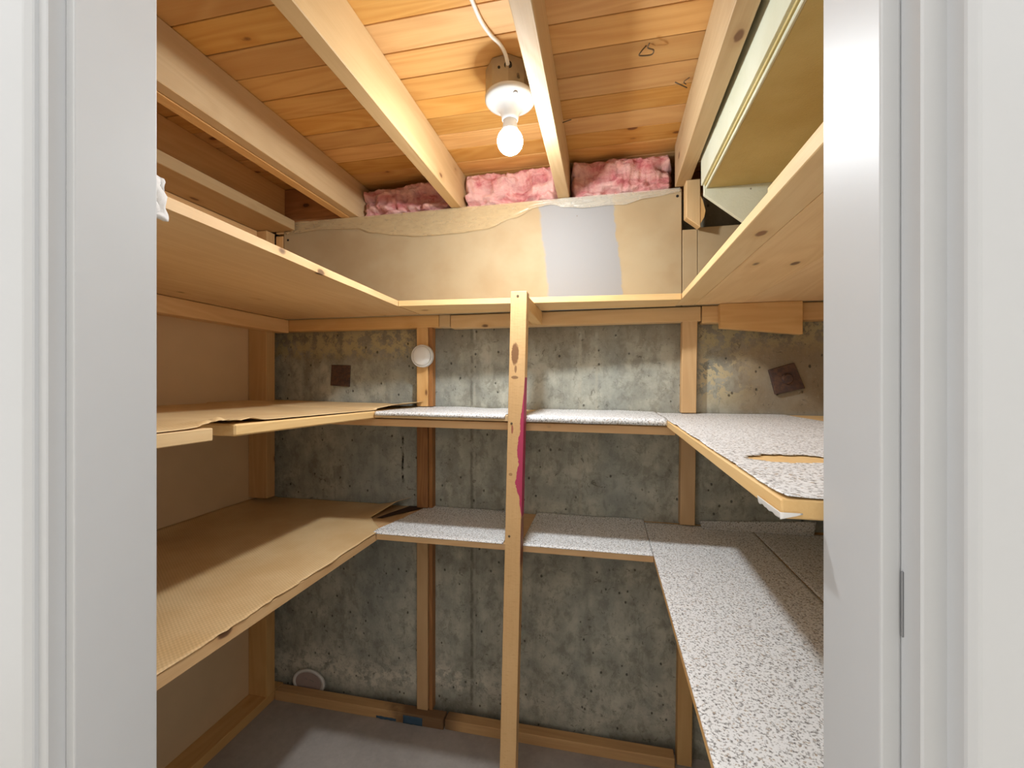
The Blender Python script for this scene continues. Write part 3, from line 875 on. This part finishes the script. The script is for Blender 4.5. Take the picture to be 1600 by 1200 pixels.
def grey_back(x0, x1, ztop0, ztop1, drop, seed, ragged=False, over=0.0):
    def fn(s, t):
        x = lerp(x0, x1, s)
        L = 0.322
        d = t * (L + drop)
        zt = lerp(ztop0, ztop1, s) + 0.0016
        if ragged and s < 0.16:
            x = lerp(x0 + 0.075 * (1 - min(1, t * 1.15)) + 0.006 * nz(t, seed, 0, 9), x, s / 0.16)
        if d < L:
            y = 1.6215 - d * ((1.6215 - 1.2995) / L)
            z = zt + 0.0012 * max(0, nz(x, y, seed, 12))
            z += 0.004 * max(0, 1 - d / 0.02) * (0.5 + nz(x, seed, 0, 8))
        else:
            q = d - L
            y = 1.2995 - 0.0022 * math.sin(min(1, q / 0.006) * math.pi / 2)
            z = zt - q * (1 + 0.12 * nz(x, 0, seed, 9))
        return (x, y, z)
    return fn
G = 'shelf liners'
tag(sheet('shelf_liner', grey_back(-0.744, -0.302, -0.0935, -0.0980, 0.011, 1.0), 70, 40, 0.0010, M['granite']), 'speckled grey liner on the middle back shelf, left of the post', 'shelf liner', G)
tag(sheet('shelf_liner', grey_back(-0.246, 0.1740, -0.0986, -0.1027, 0.018, 2.0), 70, 40, 0.0010, M['granite']), 'speckled grey liner on the middle back shelf, right of the post', 'shelf liner', G)
tag(sheet('shelf_liner', grey_back(-0.752, -0.308, -0.4930, -0.4935, 0.004, 3.0, True), 80, 40, 0.0010, M['granite']), 'speckled grey liner with ragged end on the lower back shelf left of post', 'shelf liner', G)
tag(sheet('shelf_liner', grey_back(-0.252, 0.1365, -0.4935, -0.4935, 0.004, 4.0), 70, 40, 0.0010, M['granite']), 'speckled grey liner on the lower back shelf right of the post', 'shelf liner', G)

def grey_mr(s, t):
    y = lerp(0.441, 1.621, s)
    e = lerp(0.1600, 0.1815, s) + 0.45 * 0.006 * (0.5 + nz(y, 0, 1, 9)) + 0.002 * nz(y, 0, 5, 50)
    if y < 0.46: e = lerp(0.1645, e, (y - 0.44) / 0.02)
    x = lerp(e, 0.592 + 0.004 * nz(y, 1, 1, 4), t)
    z = -0.1045 + 0.0014 * max(0, nz(x, y, 5, 9)) + 0.003 * max(0, 1 - t / 0.05) * max(0, nz(y, 2, 2, 12) + 0.2)
    return (x, y, z)
def torn(s, t):
    y = lerp(0.441, 1.621, s); x = lerp(0.165, 0.592, t)
    d = ((x - 0.252) / 0.058) ** 2 + ((y - 0.668 - 0.1 * (x - 0.25)) / 0.036) ** 2
    return d + 0.5 * nz(x, y, 0, 60) > 1.0
tag(sheet('shelf_liner', grey_mr, 240, 100, 0.0010, M['granite'], torn), 'speckled grey liner with a torn hole on the middle right shelf', 'shelf liner', G)
def scrap(s, t):
    d = s * 0.078
    if d < 0.06:
        return (0.1575 + 0.001 * t, 0.498 - d, -0.1175 - t * (0.0065 + 0.002 * nz(s, 0, 0, 9)))
    return (0.1575 + (d - 0.06), 0.4378, -0.1175 - t * 0.0065 * (1 - (d - 0.06) / 0.022))
pc = sheet('paper_scrap', scrap, 26, 6, 0.0006, M['white_plastic'])
tag(pc, 'white scrap of backing paper hanging under the nose of middle right shelf', 'paper scrap')

def grey_lr(s, t):
    y = lerp(0.427, 1.600, s)
    x = lerp(0.1372, 0.481 + 0.003 * nz(y, 0, 0, 5), t)
    z = -0.4932 + 0.0012 * max(0, nz(x, y, 8, 8))
    return (x, y, z)
tag(sheet('shelf_liner', grey_lr, 90, 40, 0.0010, M['granite']), 'broad speckled grey liner along the front of the lower right shelf', 'shelf liner', G)
def grey_lr2(s, t):
    y = lerp(0.427, 1.585, s)
    x = lerp(0.4845, 0.945, t)
    z = -0.4935 + 0.0012 * max(0, nz(x, y, 3, 8))
    return (x, y, z)
tag(sheet('shelf_liner', grey_lr2, 80, 40, 0.0010, M['granite']), 'second speckled grey liner strip, along the wall side of lower right shelf', 'shelf liner', G)
def grey_strip(s, t):
    x = lerp(0.325, 0.660 + 0.03 * t, s)
    y = lerp(1.566, 1.619, t)
    z = -0.4900 + 0.020 * t ** 2 * (0.4 + 0.8 * s) + 0.006 * s * t + 0.002 * nz(x, y, 1, 12)
    return (x, y, z)
tag(sheet('shelf_liner', grey_strip, 60, 14, 0.0010, M['granite']), 'short curling grey liner strip at the back of the lower right shelf', 'shelf liner', G)
# dark brown sheet painting in the shade under the lifted liner, left back corner of the lower shelf
def dark_gap(s, t):
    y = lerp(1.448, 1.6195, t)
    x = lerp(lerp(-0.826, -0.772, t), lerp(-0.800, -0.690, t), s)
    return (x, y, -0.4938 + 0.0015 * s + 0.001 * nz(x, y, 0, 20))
tag(sheet('gap_shade_sheet', dark_gap, 14, 14, 0.0006, M['gap_shade']), 'dark brown sheet as painted shade in the back corner of the lower left shelf', 'paper scrap')

# ================================================================== LAMP
LX, LY = -0.239, 1.085
lamp = tag(empty('ceiling_lamp', (LX, LY, 0.595)), 'lit bulb in a white porcelain holder on a metal box by the joist', 'ceiling lamp')
jb = lathe('junction_box', [(0, 0.741), (0.052, 0.741), (0.0565, 0.744), (0.0565, 0.810), (0.053, 0.8145), (0, 0.8145)], LX - 0.007, LY + 0.002, M['galv'], lamp, 8, 'z', False)
jb.data.transform(Matrix.Rotation(math.radians(22.5 - 8), 4, 'Z'))
YF = LY + 0.002 - 0.0565 * math.cos(math.pi / 8)
lathe('knockout', [(0, YF - 0.0015), (0.0095, YF - 0.0015), (0.0095, YF + 0.012)], LX + 0.006, 0.786, M['dark'], jb, 16, 'y', False)
lathe('knockout', [(0, YF - 0.001), (0.0032, YF - 0.001), (0.0032, YF + 0.012)], LX - 0.017, 0.784, M['dark'], jb, 10, 'y', False)
lathe('clamp_screw', [(0, YF + 0.003), (0.003, YF + 0.003), (0.003, YF + 0.02)], LX + 0.030, 0.762, M['nail'], jb, 10, 'y', False)
P0 = [(0, 0.655), (0.053, 0.655), (0.0575, 0.652), (0.0575, 0.645), (0.055, 0.641), (0.047, 0.637), (0.036, 0.632), (0.027, 0.625), (0.022, 0.616), (0.0195, 0.606), (0.0185, 0.600), (0.0165, 0.599), (0.0165, 0.604), (0, 0.604)]
lh = lathe('lamp_holder', [(r_ * 1.12, 0.741 + (h_ - 0.655) * 1.12) for r_, h_ in P0], LX, LY, M['porcelain'], lamp, 48)
a0 = math.radians(-62)
lathe('rating_mark', [(0, 0.7185), (0.0065, 0.7185), (0.0065, 0.723), (0, 0.723)], LX + 0.048 * math.cos(a0), LY + 0.048 * math.sin(a0), M['grey_print'], lh, 12, 'z', False)
lathe('bulb_base', [(0, 0.688), (0.0160, 0.688), (0.0172, 0.678), (0.0185, 0.668), (0.0205, 0.656), (0.0225, 0.6505), (0, 0.6505)], LX, LY, M['led_base'], lamp, 32)
prof = [(0, 0.6510), (0.0223, 0.6506)]
for k in range(0, 15):
    a = math.radians(48 - k * (138 / 14))
    prof.append((max(0.0, 0.0330 * math.cos(a)), 0.6255 + 0.0330 * math.sin(a)))
prof[-1] = (0, prof[-1][1])
bulb = lathe('bulb', prof, LX, LY, M['bulb'], lamp, 28)
cab = tube('cable', bez([(LX + 0.006, YF + 0.004, 0.786), (LX + 0.006, YF - 0.010, 0.789), (LX + 0.003, YF - 0.022, 0.800), (LX - 0.006, YF - 0.042, 0.8085), (LX - 0.022, YF - 0.075, 0.8097), (LX - 0.034, YF - 0.14, 0.8097), (LX - 0.036, YF - 0.30, 0.8097), (LX - 0.030, 0.45, 0.8097)], 8), 0.0048, M['cable'])
cab.name = 'electrical_cable'
tag(cab, 'white electrical cable running from the lamp box up along the boards', 'cable')

# ================================================================== SMALL THINGS
pk = tag(empty('puck_light', (-0.697, 1.5845, 0.065)), 'round white plastic puck light stuck to the stud', 'puck light')
lathe('housing', [(0, 1.5845), (0.043, 1.5845), (0.0445, 1.580), (0.0445, 1.566), (0.042, 1.562), (0.040, 1.562), (0.039, 1.564), (0, 1.564)], -0.697, 0.109, M['white_plastic'], pk, 40, 'y')
lathe('lens', [(0.0385, 1.5638), (0.037, 1.560), (0.030, 1.556), (0.018, 1.5535), (0, 1.5525)], -0.697, 0.109, M['frost'], pk, 40, 'y')

ld = tag(empty('plastic_lid', (-1.232, 1.612, FLOOR)), 'oval white plastic tub lid wedged behind the floor plate', 'lid')
lathe('disc', [(0, 1.6085), (0.046, 1.6085), (0.0475, 1.606), (0.0535, 1.606), (0.0545, 1.609), (0.0545, 1.615), (0, 1.615)], -1.232, -1.270, M['white_plastic'], ld, 40, 'y', True, 1.42)
pp = lathe('printed_panel', [(0, 1.6077), (0.0435, 1.6077), (0.0435, 1.6088)], -1.232, -1.270, M['pink_print'], ld, 36, 'y', False, 1.42)
for (xa, za, xb, zb) in ((-1.246, -1.250, -1.238, -1.258), (-1.224, -1.256, -1.206, -1.262)):
    tube('print_smudge', [(xa, 1.6074, za), (xb, 1.6074, zb)], 0.0014, M['grey_print'], pp, 5)

def cloth(s, t):
    a = t * 1.0
    y = lerp(0.40 + 0.03, 0.514 + 0.004 * nz(t, 1, 0, 6), s)
    # folds over the shelf edge: top part lies on the board, the rest hangs
    d = t * 0.115
    w = 0.006 * nz(s * 2, t * 2, 0, 3) + 0.004 * nz(s, t, 5, 7)
    if d < 0.05:
        return (lerp(-0.710, -0.648, d / 0.05), y, 0.298 + w)
    return (-0.642 + w + 0.003, y, 0.298 - (d - 0.05) * 0.88)
tag(sheet('cloth_rag', cloth, 30, 36, 0.007, M['cloth']), 'white cloth rag draped over the near end of the top left shelf', 'cloth')

for i, (xa, xb, za, zb, lb_) in enumerate(((-0.885, -0.800, -1.322, -1.312, 'long strip of blue tape on the floor plate'), (-0.770, -0.690, -1.323, -1.292, 'torn patch of blue tape on the floor plate below the stud'))):
    tp = sheet('tape_strip', lambda s, t: (lerp(xa, xb, s), 1.5538, lerp(za, zb, t) + 0.002 * nz(s * 3, t, i, 2)), 16, 5, 0.0006, M['blue_tape'])
    tag(tp, lb_, 'tape')
